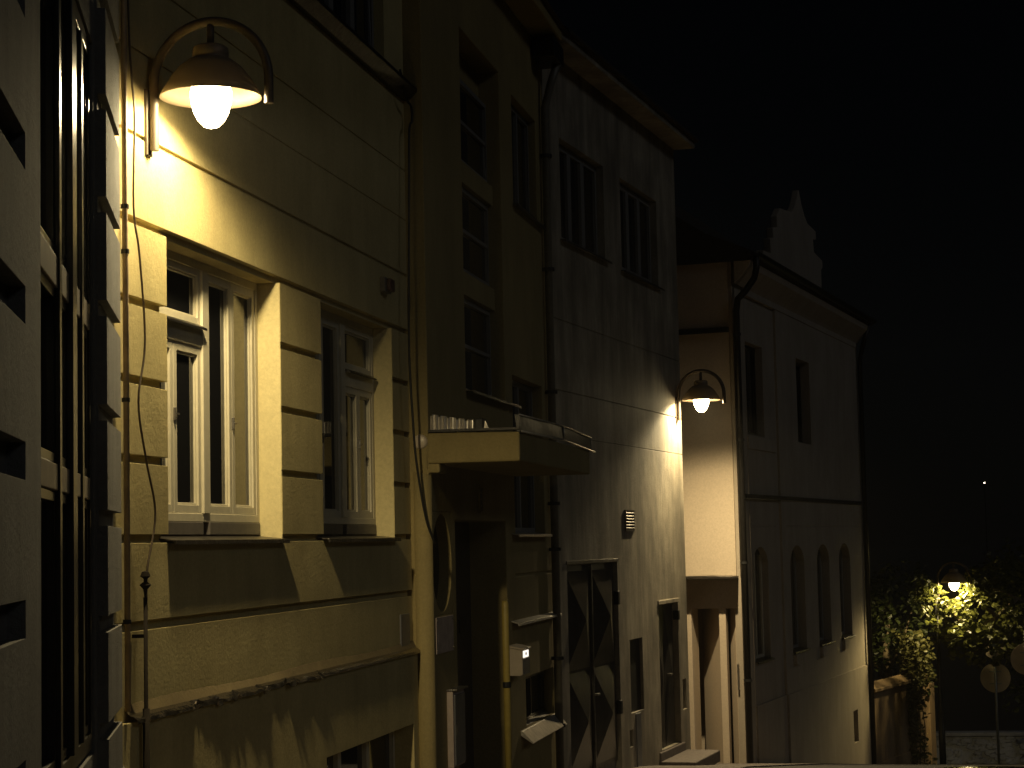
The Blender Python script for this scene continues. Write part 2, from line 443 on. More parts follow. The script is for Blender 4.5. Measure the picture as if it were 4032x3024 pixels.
# mortar fillet and crumpled zinc flashing over the plinth
f = MB(); yy = 0.
prev = None
pts = []
while yy < H2L - .01:
    pts.append(yy); yy += .045
pts.append(H2L)
mid = [rng.uniform(-.004, .004) for _ in pts]
f = MB()
for i in range(len(pts) - 1):
    z0 = .728 + .010 * math.sin(pts[i] * 2.1) + mid[i]; z1 = .728 + .010 * math.sin(pts[i + 1] * 2.1) + mid[i + 1]
    f.add([(0.002, pts[i], z0), (.002, pts[i + 1], z1), (.035, pts[i + 1], .665), (.035, pts[i], .665)], [(0, 1, 2, 3)])
f.build('mortar_fillet', 'fillet', h2, smooth=True)
fl = MB(); prof_n = 5
crump = (11.64 - Y0, 11.3 - Y0, 12.0 - Y0, 12.5 - Y0, 13.05 - Y0, 13.2 - Y0, 13.85 - Y0)
rows = []
step = .03; k = int(H2L / step)
for i in range(k + 1):
    y = H2L * i / k
    a = sum(math.exp(-((y - c0) / .055) ** 2) for c0 in crump)
    j = lambda s=1.: rng.uniform(-1, 1) * (.0012 + .026 * a) * s
    wob = .007 * math.sin(y * 4.3) + .007 * math.sin(y * 9.1 + 1) + .005 * math.sin(y * 23)
    if y > 13.9 - Y0: wob *= .15
    rows.append([(.030, y, .676 + j(.3)), (.060, y, .662 + j()), (.074 + wob + j(), y, .648 + j()), (.079 + wob + j(), y, .628 + j()), (.064 + wob, y, .622 + j())])
for i in range(k):
    for q in range(4):
        fl.add([rows[i][q], rows[i + 1][q], rows[i + 1][q + 1], rows[i][q + 1]], [(0, 1, 2, 3)])
fl.build('plinth_flashing', 'flash_zinc', h2)
MB().box(-6, .5, -.2, H2L, 9.6, 9.8).build('eaves', 'h2', h2, bevel=.02)
MB().prism([(.55, 9.8), (-6.2, 9.8), (-3, 12.5)], 'y', 0, H2L).build('roof', 'roof', h2)
# small steel inspection cover at the right end of the base band
MB().box(-.002, .014, 16.44 - Y0, 16.74 - Y0, .705, .985).build('inspection_cover', 'box_grey', h2, bevel=.003)
# conduit pipe in the corner at the left end
cp = MB(); cp.tube([(.05, 10.235 - Y0, 9.5), (.05, 10.235 - Y0, 3.3), (.052, 10.235 - Y0, 3.22), (.052, 10.235 - Y0, .7)], .017, 10)
pipe = cp.build('downpipe', 'beige_pipe', h2, smooth=True)
for zz in (4.9, 3.56, 3.30, 2.45, 1.2):
    MB().lathe([(.018, -.012), (.024, -.012), (.024, .012), (.018, .012)], (.05, 10.235 - Y0, zz), 12).build('pipe_clip', 'iron', pipe)

# ------------------------------------------------------------------ house 3a: stair-tower house with the canopy
h3 = thing('canopy_house', 'yellow brown house with a concrete canopy over its dark doorway, beside the ochre house', 'house', (.176, 16.9, 0))
L3 = 6.22
G = [(1.0, 3.42, -3, 1.82, -.45), (1.6, 3.56, 3.12, 6.77, -.24), (1.6, 3.56, 4.12, 4.36, -.10), (1.6, 3.56, 5.28, 5.50, -.10),
     (3.95, 5.78, 1.69, 3.45, -.2), (4.25, 5.74, 5.42, 6.68, -.16), (3.9, L3, 1.215, 1.245, -.018), (4.35, 6.12, -.46, .085, -.2), (.04, .84, .95, 1.89, -.16)]
relief(0, L3, -3, 7.7, -6, G).build('wall', 'h3', h3, bevel=.014)
for za, zb in ((3.12, 4.12), (4.36, 5.28), (5.50, 6.42)):
    plain_window(h3, -.15, 1.61, 3.55, za + .01, zb - .01, 1, 2, 'grey_frame', .05)
plain_window(h3, -.12, 3.96, 5.77, 1.70, 3.44, 2, 1, 'grey_frame', .06)
plain_window(h3, -.09, 4.26, 5.73, 5.43, 6.67, 2, 1, 'grey_frame', .06)
plain_window(h3, -.12, 4.36, 6.11, -.45, .075, 2, 1, 'black_frame', .05, name='basement_window')
sill(h3, 1.58, 4.0, 3.10, -.2, .09); sill(h3, 3.72, 5.74, 1.68, -.15, .09, 'bright_zinc'); sill(h3, 4.2, 6.1, 5.41, -.15, .07)
sill(h3, 3.62, 6.3, .72, -.01, .085, 'bright_zinc', 'ledge_flashing')
s = MB(); s.prism([(-.2, -.43), (.02, -.47), (.14, -.60), (.135, -.61), (0, -.52), (-.2, -.45)], 'y', 4.0, 6.2)
s.build('window_sill', 'bright_zinc', h3, bevel=.003)
# canopy
c = MB(); c.prism([(-.01, 2.32), (.84, 2.32), (.84, 2.585), (-.01, 2.60)], 'y', .0, 4.0)
c.box(-.171, -.011, -.003, .35, 2.235, 2.61); c.box(-.011, .10, -.003, .3, 2.235, 2.32)
can = c.build('canopy', 'h3', h3, bevel=.018)
fr = MB()
for (ya, za), (yb, zb) in (((0.0, 2.585), (2.35, 2.61)), ((2.35, 2.61), (4.12, 2.575))):
    n = 14
    for k in range(n):
        y_a = ya + (yb - ya) * k / n; y_b = ya + (yb - ya) * (k + 1) / n
        z_a = za + (zb - za) * k / n; z_b = za + (zb - za) * (k + 1) / n
        ja = .0012 * math.sin(y_a * 5); jb = .0012 * math.sin(y_b * 5)
        P = lambda y, z, jj: [(.826, y, z + .152), (.840 + jj, y, z + .155), (.842 + jj, y, z + .148), (.846 + jj * .5, y, z + .012), (.868, y, z + .004), (.868, y, z - .006), (.842, y, z - .006)]
        A, B_ = P(y_a, z_a, ja), P(y_b, z_b, jb)
        for q in range(6): fr.add([A[q], B_[q], B_[q + 1], A[q + 1]], [(0, 1, 2, 3)])
fr.add([(.82, -.004, 2.585), (.845, -.004, 2.585), (.842, -.004, 2.735), (.80, -.004, 2.74)], [(0, 1, 2, 3)])
fr.build('edge_flashing', 'flash_dark', can)
lp = MB(); lp.tube([(.842, .0, 2.738), (.842, 2.35, 2.763), (.842, 4.12, 2.728)], .008, 8); lp.tube([(.862, .0, 2.586), (.862, 2.35, 2.612), (.866, 4.2, 2.575)], .009, 8)
lp.tube([(.842, 2.35, 2.61), (.842, 2.35, 2.76)], .006, 6); lp.tube([(.842, 4.1, 2.58), (.842, 4.1, 2.728)], .006, 6)
lp.build('flashing_lip', 'bright_zinc', can, smooth=True)
e = MB(); e.box(.0, .845, -.02, .05, 2.602, 2.626); e.build('end_flashing', 'dark_metal', can, bevel=.002)
a = MB(); n = 46
for k in range(n):
    q = []
    for t_ in (k, k + 1):
        u = t_ / n; x = .005 + .42 * u
        yy = .05 + .012 * math.sin(t_ * 1.55) + .006 * math.sin(t_ * .7)
        zt = 2.775 - .075 * u - (.016 if t_ % 9 in (0, 1) else 0)
        q += [(x, yy, 2.60), (x, yy + .012, zt)]
    a.add([q[0], q[2], q[3], q[1]], [(0, 1, 2, 3)])
a.build('wall_flashing', 'bright_zinc', can)
MB().prism([(.50, 2.60), (.56, 2.60), (.515, 2.70)], 'y', .06, .08).build('flashing_end', 'bright_zinc', can)
MB().box(.42, .50, .04, .2, 2.60, 2.72).build('roof_block', 'iron', can, bevel=.01)
# corner column under the canopy, door, cover, cornice
MB().tube([(-.075, .045, -3), (-.075, .045, 2.24)], .085, 20).build('corner_roll', 'h3', h3, smooth=True)
d = MB().box(-.44, -.40, 1.01, 3.41, -1.3, 1.81)
door = d.build('door', 'wood', h3, bevel=.004)
for ya in (2.45, 2.80): MB().box(-.401, -.385, ya, ya + .27, .66, .80).build('door_light', 'black_frame', door, bevel=.003)
MB().box(-.40, -.35, 1.22, 1.25, -1.0, 1.8).build('door_post', 'iron', door)
MB().lathe([(0, -.035), (.05, -.035), (.062, -.028), (.068, -.004), (.068, 0)], (-.075, .0, 2.52), 24, 'y').build('socket_cover', 'white_box', h3, smooth=True)
# round window in the front, left of the door
cy, cz, ry, rz, n = .44, 1.42, .385, .45, 48
def ell(r, x, an): return (x, cy + ry * r * math.cos(an), cz + rz * r * math.sin(an))
oy0, oy1, oz0, oz1 = cy - .40, cy + .40, cz - .47, cz + .47
pl = MB()
for k in range(n):
    a0, a1 = 2 * math.pi * k / n, 2 * math.pi * (k + 1) / n
    def sq(an):
        c_, s_ = math.cos(an), math.sin(an); t = max(abs(c_) / .40, abs(s_) / .47)
        return (0, cy + c_ / t, cz + s_ / t)
    pl.add([ell(1, 0, a0), ell(1, 0, a1), sq(a1), sq(a0)], [(0, 1, 2, 3)])
    pl.add([ell(1, 0, a0), ell(1, 0, a1), ell(1, -.16, a1), ell(1, -.16, a0)], [(0, 1, 2, 3)])
rw = pl.build('round_window', 'h3', h3)
ov = MB(); ov.add([ell(1.0, -.12, 2 * math.pi * k / n) for k in range(n)], [tuple(range(n))])
ov.build('pane', 'glass', rw)
b = MB(); b.box(-6, .32, -.1, 5.95, 7.70, 7.84); b.build('eaves', 'h3', h3, bevel=.02)
MB().box(.02, .30, 5.5, 6.15, 7.42, 7.66).build('gutter_box', 'iron', h3, bevel=.01)
MB().prism([(.38, 7.84), (-6, 7.84), (-3, 10.4)], 'y', -.1, 6.2).build('roof', 'roof', h3)
dp = MB(); dp.tube([(.25, 5.98, 7.45), (.16, 5.99, 7.2), (.075, 6.0, 6.9), (.075, 6.0, -2.4)], .05, 12)
dp = dp.build('downpipe', 'pipe_grey', h3, smooth=True)
for zz in (6.3, 4.9, 3.4, 2.05, 1.5, .2, -.6):
    MB().lathe([(.063, -.02), (.075, -.02), (.075, .02), (.063, .02)], (.075, 6.0, zz), 14).build('pipe_clip', 'iron', dp)

# ------------------------------------------------------------------ house 3b: streaked grey house with steel doors
h5 = thing('garage_house', 'streaked grey plaster house with pyramid panelled steel doors, carrying the second lamp', 'house', (.18, 23.15, 0), R(-7))
L5 = 7.0
G = [(.68, 2.75, 5.41, 6.72, -.2), (3.62, 5.75, 5.39, 6.72, -.2), (0, L5, 4.355, 4.375, -.012), (0, L5, 3.455, 3.48, -.015), (0, L5, 2.9, 2.91, -.006),
     (.57, 2.95, -2, 1.32, -.10), (3.5, 4.2, -.80, .21, -.09), (5.18, 6.4, -1.5, .68, -.12), (6.58, 6.82, -1.02, -.56, -.08), (3.38, 3.56, -1.25, -1.02, -.05)]
relief(0, L5, -3.5, 7.76, -6, G).build('wall', 'h3b', h5, bevel=.012)
for a, b in ((.69, 2.74), (3.63, 5.74)):
    plain_window(h5, -.10, a, b, 5.42, 6.71, 3, 1, 'grey_frame', .08, wm=.16)
sill(h5, .62, 2.85, 5.40, -.15, .07); sill(h5, 3.56, 5.85, 5.38, -.15, .07)
# double steel door, each leaf two square pyramids
def pyramid_leaf(name, par, y0, y1, z0, z1, nrow, x, hgt):
    d = MB().box(x - .03, x, y0, y1, z0, z1)
    leaf = d.build(name, 'gdoor', par)
    for k in range(nrow):
        za = z0 + .05 + (z1 - z0 - .1) * k / nrow; zb = z0 + .05 + (z1 - z0 - .1) * (k + 1) / nrow - .03
        ya, yb = y0 + .04, y1 - .04
        q = [(x + .001, ya, za), (x + .001, yb, za), (x + .001, yb, zb), (x + .001, ya, zb), (x + hgt, (ya + yb) / 2, (za + zb) / 2)]
        MB().add(q, [(0, 1, 4), (1, 2, 4), (2, 3, 4), (3, 0, 4)]).build('pyramid_panel', 'gdoor', leaf)
    return leaf
gl = pyramid_leaf('steel_door', h5, .60, 1.745, -1.36, 1.29, 2, -.06, .12)
gr = pyramid_leaf('steel_door', h5, 1.765, 2.92, -1.36, 1.29, 2, -.06, .12)
MB().box(-.06, -.02, 1.735, 1.775, -1.36, 1.29).build('cover_strip', 'zinc', gr, bevel=.003)
MB().box(-.05, .02, 2.90, 2.99, .72, .90).build('hinge', 'iron', gr, bevel=.005)
MB().box(-.05, .02, 2.90, 2.99, -.75, -.57).build('hinge', 'iron', gr, bevel=.005)
MB().box(-.05, .012, 1.80, 1.92, -.42, -.39).build('handle', 'zinc', gr, bevel=.003)
fr = MB(); fr.box(-.09, .012, .53, 2.97, 1.30, 1.345); fr.build('door_frame', 'zinc', h5, bevel=.004)
dl = pyramid_leaf('narrow_door', h5, 5.20, 5.78, -1.48, .62, 1, -.09, .06)
dr = pyramid_leaf('narrow_door', h5, 5.80, 6.38, -1.48, .62, 1, -.09, .06)
MB().box(-.07, .02, 6.36, 6.45, .36, .5).build('hinge', 'iron', dr, bevel=.004)
MB().box(-.06, .0, 5.84, 5.96, -.45, -.42).build('handle', 'zinc', dr, bevel=.003)
MB().box(-.10, .02, 5.14, 6.44, .63, .69).build('door_frame', 'h3b', h5, bevel=.006)
v = MB(); frame_mb(v, -.01, .02, 3.39, 3.88, 1.71, 2.01, .025)
for k in range(6):
    zz = 1.75 + k * .042
    v.prism([(-.01, zz + .03), (.022, zz), (.024, zz + .006), (-.008, zz + .036)], 'y', 3.415, 3.855)
v.build('air_vent', 'zinc', h5)
MB().box(-.05, .03, 5.0, 6.55, -1.72, -1.5).box(.03, .55, 4.95, 6.6, -1.80, -1.62).build('doorstep', 'pave', h5, bevel=.015)
MB().box(-.085, -.04, 3.51, 4.19, -.79, .20).build('meter_door', 'iron', h5, bevel=.006)
MB().box(-.01, .02, 3.7, 3.95, -2.2, -.82).build('cable_duct', 'box_grey', h5, bevel=.006)
b = MB(); b.prism([(-6, 7.76), (.33, 7.76), (.33, 7.88), (-6, 7.95)], 'y', -.3, 7.08)
b.build('eaves', 'h3b', h5, bevel=.012)
MB().prism([(.40, 7.86), (.40, 7.90), (-3, 10.3), (-6.2, 7.95)], 'y', -.1, 7.1).build('roof', 'roof', h5)

# ------------------------------------------------------------------ house 4: the long house with arched windows and stepped gable
h4 = thing('gabled_house', 'long brown grey house with four narrow arched windows and a stepped gable', 'house', (4.32 + 1.076 * (1.89 - 4.32), 1.076 * 29.99, 1.6 * (1 - 1.076)), R(-9))
h4.scale = (1.076,) * 3
L4 = 10.6
BAY = .045
AW = [(.86, 1.95, 0.), (3.45, 4.62, BAY), (5.73, 6.90, BAY), (7.87, 9.02, BAY)]
G = [(2.88, L4, -4.5, 5.9, BAY), (0, 2.88, -4.5, -1.06, .03), (2.88, L4, -4.5, -1.06, BAY + .03), (0, L4, 5.45, 5.9, .06), (.8, 2.0, 3.23, 4.72, -.2), (4.46, 5.62, 3.25, 4.75, -.2), (8.64, 9.12, -2.47, -1.85, -.15),
     (.75, 2.75, 3.0, 3.2, .03), (.45, 2.6, 1.75, 1.77, -.01), (3.2, 10.2, 1.75, 1.77, BAY - .01)]
for a, b, d0 in AW: G.append((a, b, -.38, 1.43, -.18))
fw = relief(.75, L4, -4.5, 5.9, -.25, G)
fw.box(-.25, .0, 0, .75, .96, 5.9); fw.box(-.10, .0, 0, .75, -4.5, .96)
fw.build('wall', 'h4', h4, bevel=.012)
MB().box(-7, -.92, 1.7, L4, -4.5, 5.9).build('rear_wall', 'h4', h4)
def arch_head(a, b, zs, x0, x1, par):
    """fills the corners above a round arched opening"""
    m_, r = (a + b) / 2, (b - a) / 2; zt = 1.43; n = 10
    rz_ = zt - zs
    mb = MB()
    for sgn in (-1, 1):
        arc = [(m_ + sgn * r * math.cos(t), zs + rz_ * math.sin(t)) for t in [math.pi / 2 * k / n for k in range(n + 1)]]
        poly = arc + [(m_ + sgn * r, zt)]
        for k in range(n):
            tri = [arc[k], arc[k + 1], (m_ + sgn * r, zt)]
            vs = [(x0, *q) for q in tri] + [(x1, *q) for q in tri]
            mb.add(vs, [(0, 1, 2), (3, 4, 5), (0, 1, 4, 3)])
    return mb.build('arch_head', 'h4', par)
for i, (a, b, d0) in enumerate(AW):
    f = MB(); x = -.11
    f.box(x - .05, x, a, a + .06, -.37, 1.3); f.box(x - .05, x, b - .06, b, -.37, 1.3)
    f.box(x - .05, x, a + .06, b - .06, -.37, -.31); f.box(x - .05, x + .01, (a + b) / 2 - .03, (a + b) / 2 + .03, -.31, 1.42)
    win = f.build('arched_window', 'grey_frame' if i else 'white_frame', h4, bevel=.004)  # first frame is whitened: a light reflection put into its colour
    MB().box(x - .04, x - .03, a, b, -.37, 1.42).build('pane', 'glass', win)
    arch_head(a, b, 1.43 - (b - a) * .3, -.1, d0 + .001, h4)
    sill(h4, a - .03, b + .05, -.385, -.1, d0 + .05, 'dark_metal')
    if i: MB().box(d0 - .01, d0 + .07, a - .02, a + .4, -.60, -.42).build('sill_corbel', 'h4', h4, bevel=.01)
plain_window(h4, -.12, .81, 1.99, 3.24, 4.71, 2, 1, 'black_frame', .05)
plain_window(h4, -.12, 4.47, 5.61, 3.26, 4.74, 2, 1, 'black_frame', .05)
plain_window(h4, -.08, 8.65, 9.11, -2.46, -1.86, 1, 1, 'black_frame', .04, name='basement_window')
c = MB(); c.box(.0, .075, .25, 10.35, 2.20, 2.27)
c.build('string_course', 'dark_metal', h4, bevel=.006)
c = MB(); c.prism([(.06, 5.55), (.10, 5.6), (.16, 5.66), (.30, 5.80), (.33, 5.9), (.06, 5.9)], 'y', -.05, L4 + .02)
c.build('cornice', 'h4', h4, bevel=.006)
gt = MB()
for k in range(9):
    t0, t1 = math.pi * k / 9, math.pi * (k + 1) / 9
    q0 = (.40 - .075 * math.cos(t0), 6.02 - .075 * math.sin(t0)); q1 = (.40 - .075 * math.cos(t1), 6.02 - .075 * math.sin(t1))
    gt.add([(q0[0], -.1, q0[1]), (q0[0], L4 + .1, q0[1]), (q1[0], L4 + .1, q1[1]), (q1[0], -.1, q1[1])], [(0, 1, 2, 3)])
gt.build('gutter', 'dark_metal', h4, smooth=True)
dp = MB(); dp.tube([(.40, .04, 6.0), (.40, .04, 5.78), (.36, .04, 5.62), (.22, .0, 5.42), (.10, -.02, 5.30), (.07, -.02, 5.12), (.07, -.02, -2.1)], .052, 14)
dpo = dp.build('downpipe', 'dark_metal', h4, smooth=True)
for zz in (4.75, 3.1, 1.2, -.6): MB().lathe([(.053, -.02), (.066, -.02), (.066, .02), (.053, .02)], (.07, -.02, zz), 14).build('pipe_clip', 'iron', dpo)
MB().tube([(.36, 10.5, 6.0), (.2, 10.5, 5.5), (.12, 10.5, 5.2), (.12, 10.5, -3.6)], .05, 12).build('downpipe', 'dark_metal', h4, smooth=True)
r = MB(); r.prism([(.42, 5.99), (.40, 6.03), (-.36, 6.36), (-.88, 6.70), (-3.9, 8.9), (-7.2, 6.2), (-7.2, 5.9), (.30, 5.90)], 'y', -.06, L4 + .25)
r.build('roof', 'roof', h4)
gp = [(4.6, 6.3), (4.6, 6.75), (5.24, 6.77), (5.22, 7.05), (5.49, 7.09), (5.49, 7.29), (5.86, 7.34), (5.86, 7.56), (6.2, 7.76), (7.2, 7.84), (7.5, 7.98), (7.72, 8.16), (7.93, 8.40), (8.14, 8.16), (8.38, 7.98), (8.7, 7.84), (9.5, 7.80), (9.5, 7.62), (9.2, 7.58), (9.25, 7.34), (10.1, 7.27), (10.1, 7.11), (9.95, 7.06), (9.9, 6.3)]
MB().prism(gp, 'x', -.64, -.5).build('gable', 'h4', h4, bevel=.02)
# the cross wall that faces up the street and catches the second lamp
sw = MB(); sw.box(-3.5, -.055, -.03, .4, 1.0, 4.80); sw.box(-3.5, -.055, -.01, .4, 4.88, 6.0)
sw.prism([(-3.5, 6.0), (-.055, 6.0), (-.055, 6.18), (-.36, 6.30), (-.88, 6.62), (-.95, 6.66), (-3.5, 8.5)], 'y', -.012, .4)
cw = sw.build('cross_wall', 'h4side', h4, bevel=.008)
MB().box(-3.5, -.06, -.085, .2, 4.79, 4.87).build('coping', 'dark_metal', cw, bevel=.006)
MB().prism([(-.9, .965), (-.9, 1.01), (-.45, 1.015), (-.03, 1.0), (-.03, .965)], 'y', -.42, .2).build('ledge', 'old_zinc', cw, bevel=.006)
lw = MB(); lw.box(-3.5, -.055, -.01, .5, .5, .96)
lw.box(-3.5, -.80, -.01, .4, -2.4, .5); lw.box(-.36, -.25, -.01, .12, -2.4, .5); lw.box(-3.5, -.25, 1.5, 1.6, -2.4, 1.0)
lw.build('porch_wall', 'h4side', h4, bevel=.008)
def leaf_door(x0, y0, x1, y1):
    d = Vector((x1 - x0, y1 - y0, 0)).normalized() ; nn = Vector((-d.y, d.x, 0)) * .04
    q = [Vector((x0, y0, 0)), Vector((x1, y1, 0)), Vector((x1, y1, 0)) + nn, Vector((x0, y0, 0)) + nn]
    MB().prism([(v.x, v.y) for v in q], 'z', -2.35, .49).build('porch_door', 'h4side', h4, bevel=.004)
leaf_door(-.365, .22, -.80, .80); leaf_door(-.105, .16, -.245, .38)
MB().box(-.085, -.06, -.06, -.012, -.75, -.35).build('house_bracket', 'zinc', h4, bevel=.004)

# ------------------------------------------------------------------ lamps
SGN = -1.
LG = 'arched street lamps with bell shades'
def arch_lamp(name, label, loc, rz, globe, wall=True, group=LG, power=640., tint=(1, .81, .44), bz=.03, size=174, blend=.45, soft=.10, spare=.76):
    t = thing(name, label, 'street lamp', loc, rz, group)
    lx, Rr, cx, zs = .045, .36, .405, .09
    a = MB(); pts = [(lx, 0, -.31), (lx, 0, -.1), (lx, 0, zs)]
    pts += [(cx - Rr * math.cos(R(th)), 0, zs + Rr * math.sin(R(th))) for th in range(10, 180, 8)]
    pts += [(cx + Rr, 0, zs), (cx + Rr, 0, -.07)]
    a.tube(pts, .028, 16)
    arm = a.build('arm', 'arm', t, smooth=True)
    md = arm.modifiers.new('edge_round', 'EDGE_SPLIT')
    if wall:
        p = MB(); p.box(-.005, .018, -.045, .045, -.34, .06); p.box(.018, .045, -.012, .012, -.25, -.22); p.box(.018, .045, -.012, .012, -.04, -.01)
        p.build('wall_plate', 'arm', t, bevel=.004)
    nk = MB(); nk.tube([(cx, 0, zs + Rr), (cx, 0, .29)], .022, 14)
    nk.build('stem', 'arm', t, smooth=True)
    prof = [(.001, .305), (.085, .30), (.105, .285), (.108, .235), (.10, .225), (.135, .21), (.19, .165), (.24, .10), (.28, .035), (.305, -.012), (.30, -.014), (.272, .036), (.232, .098), (.18, .158), (.12, .2), (.001, .205)]
    s = MB(); s.lathe(prof, (cx, 0, 0), 48); s.build('shade', 'shade', t, smooth=True)
    gp = [(.001, .085), (.07, .083), (.112, .06), (.124, .02), (.120, -.04), (.105, -.10), (.080, -.15), (.045, -.187), (.001, -.20)]
    gl = MB(); gl.lathe(gp, (cx, 0, 0), 24); gl.build('globe', globe, t, smooth=True)
    ld = bpy.data.lights.new('burner', 'SPOT'); ld.energy = power; ld.color = tint; ld.spot_size = R(size); ld.spot_blend = blend; ld.shadow_soft_size = soft
    # burner strength is shaped: dimmed towards the house wall to tame its hot patch
    ld.use_nodes = True; ln = ld.node_tree; em = ln.nodes['Emission']
    tc = N(ln, 'ShaderNodeTexCoord'); sx = N(ln, 'ShaderNodeSeparateXYZ'); ln.links.new(tc.outputs['Normal'], sx.inputs[0])
    def mth(op, a, b=None):
        q = N(ln, 'ShaderNodeMath', operation=op)
        for i, v_ in enumerate((a, b)):
            if v_ is None: continue
            if isinstance(v_, (int, float)): q.inputs[i].default_value = v_
            else: ln.links.new(v_, q.inputs[i])
        return q.outputs[0]
    hyp = mth('SQRT', mth('ADD', mth('ADD', mth('MULTIPLY', sx.outputs[0], sx.outputs[0]), mth('MULTIPLY', sx.outputs[1], sx.outputs[1])), .02))
    back = mth('MAXIMUM', mth('MULTIPLY', mth('DIVIDE', sx.outputs[0], hyp), SGN), 0.)
    ln.links.new(mth('SUBTRACT', 1.0, mth('MULTIPLY', back, spare)), em.inputs[1])
    lo = bpy.data.objects.new('burner', ld); col.objects.link(lo); lo.parent = t; lo.location = (cx, 0, bz)
    co = MB(); co.lathe([(.05, .2), (.075, .19), (.118, .10), (.127, .09)], (cx, 0, 0), 24); co.build('collar', 'arm', t, smooth=True)
    return t
arch_lamp('wall_lamp', 'large lit lamp nearest the camera, hanging from its arch on the ochre house', (0, 10.70, 4.285), 0, 'globe')
d7 = R(-7)
def on5(x, y, z): return (.18 + x * math.cos(d7) - y * math.sin(d7), 23.15 + x * math.sin(d7) + y * math.cos(d7), z)
arch_lamp('wall_lamp', 'second lit lamp, on the streaked grey house in front of the pale cross wall', on5(0, 6.66, 3.73), d7, 'globe_cool', power=1500., tint=(1, .79, .43), bz=.085, size=166, blend=1., soft=.035, spare=.62)
t3 = arch_lamp('post_lamp', 'lit lamp on a tall dark post among green leaves at the far right', (5.10, 45.0, .47), R(-8), 'globe_cool', wall=False, spare=0., power=600., tint=(1, .78, .34))
po = MB(); po.tube([(.0, 0, -.30), (.0, 0, -3.0), (.0, 0, -4.2)], [.04, .05, .055], 14); po.tube([(0, 0, -2.9), (0, 0, -4.2)], .075, 16)
po.tube([(0, 0, -.32), (0, 0, .05)], .03, 12)
po.build('post', 'iron', t3, smooth=True)

# ------------------------------------------------------------------ small things on the fronts
cb = MB(); cb.tube(smooth_path([(.05, 10.24, 6.2), (.05, 10.30, 4.76), (.06, 10.32, 4.34), (.06, 10.36, 4.11), (.06, 10.34, 3.57), (.07, 10.40, 3.3), (.08, 10.45, 2.8), (.07, 10.37, 2.45), (.08, 10.45, 2.13), (.1, 10.54, 1.81), (.09, 10.44, 1.5), (.09, 10.42, 1.33)]), .007, 8)
tag(cb.build('cable', 'brown_cable', smooth=True), 'thin brown cable hanging in loops down the left end of the ochre house', 'cable')
cd = thing('conduit_pipe', 'dark vertical conduit with a spiked insulator at the foot of the looping cable', 'pipe', (.085, 10.42, -.6))
MB().tube([(0, 0, 0), (0, 0, 1.93)], .012, 12).build('pipe', 'rust', cd, smooth=True)
MB().tube([(0, 0, 0), (0, 0, 1.30)], .020, 14).build('lower_sleeve', 'rust', cd, smooth=True)
MB().lathe([(.004, 2.08), (.02, 2.075), (.030, 2.05), (.010, 2.035), (.010, 2.02), (.034, 2.0), (.012, 1.975), (.006, 1.93)], (0, 0, 0), 12).build('insulator', 'rust', cd)
MB().box(-.08, .0, -.01, .01, 1.70, 1.72).build('bracket', 'rust', cd)
cb = MB(); cb.tube(smooth_path([(.10, 16.40, 5.83), (.10, 16.60, 5.62), (.10, 16.78, 5.58), (.10, 16.80, 5.45), (.10, 16.70, 5.35), (.10, 16.66, 4.91), (.10, 16.60, 4.2), (.10, 16.55, 3.48), (.10, 16.57, 3.1), (.11, 16.60, 2.72), (.12, 16.66, 2.34), (.16, 16.80, 1.85), (.21, 16.93, 1.60)]), .011, 8)
tag(cb.build('cable', 'cable', smooth=True), 'thick black cable running down the joint between the ochre house and the canopy house', 'cable')
cc = MB(); cc.box(0, .035, 0, .05, -.12, .42)
al = thing('alarm_box', 'small dark red fronted box high on the ochre house, right of the second window', 'alarm', (0, 15.95, 3.78))
MB().box(0, .05, 0, .22, 0, .13).build('casing', 'board', al, bevel=.008)
MB().box(.05, .09, .05, .19, .01, .12).build('sounder', 'dark_red', al, bevel=.012)
MB().box(.176, .190, 17.02, 17.70, .60, .925)
nb = thing('notice_board', 'blank pinkish notice board beneath the round window', 'notice board', (.176, 17.02, .60))
MB().box(.0, .014, 0, .68, 0, .33).build('panel', 'notice', nb, bevel=.003)
for yy in (.03, .65):
    for zz in (.03, .30): MB().lathe([(.012, .014), (.010, .019), (.001, .020)], (0, yy, zz), 8, 'x').build('screw', 'zinc', nb)
mc = thing('meter_cabinet', 'slim dark grey cabinet with a bright top edge, left of the dark doorway', 'cabinet', (.176, 17.42, -.46))
MB().box(0, .06, 0, .46, 0, .70).build('casing', 'notice', mc, bevel=.006)
MB().box(.06, .075, .03, .43, .02, .66).build('door', 'box_grey', mc, bevel=.004)
MB().box(0, .10, -.01, .47, .70, .715).build('rain_lid', 'zinc', mc, bevel=.003)
MB().box(.075, .083, .05, .08, .3, .38).build('latch', 'zinc', mc, bevel=.002)
yp = thing('hand_rail', 'yellow round pipe post standing upright before the dark doorway', 'railing', (.40, 19.10, -1.16))
MB().tube([(0, 0, 0), (0, 0, 2.14), (0, 0, 2.17)], [.036, .036, .022], 16).build('post', 'yellow', yp, smooth=True)
MB().lathe([(.037, 1.30), (.043, 1.31), (.043, 1.35), (.037, 1.36)], (0, 0, 0), 14).build('clip', 'iron', yp)
mb_ = thing('mailbox', 'cream metal mailbox with a white label, on the wall right of the yellow post', 'mailbox', (.176, 20.32, .17))
MB().prism([(0, 0), (.13, .0), (.15, .02), (.15, .27), (0, .30)], 'y', 0, .42).build('box', 'white_box', mb_, bevel=.006)
MB().prism([(-.002, .302), (.165, .272), (.168, .29), (-.002, .325)], 'y', -.012, .432).build('lid', 'white_box', mb_, bevel=.004)
MB().box(.151, .156, .03, .39, .01, .18).build('front_plate', 'box_grey', mb_, bevel=.002)
lb = MB().box(.151, .157, .04, .32, .19, .262).build('label_plate', 'glow_label', mb_)
MB().box(.157, .159, .14, .20, .215, .242).build('emblem', 'red_print', lb)
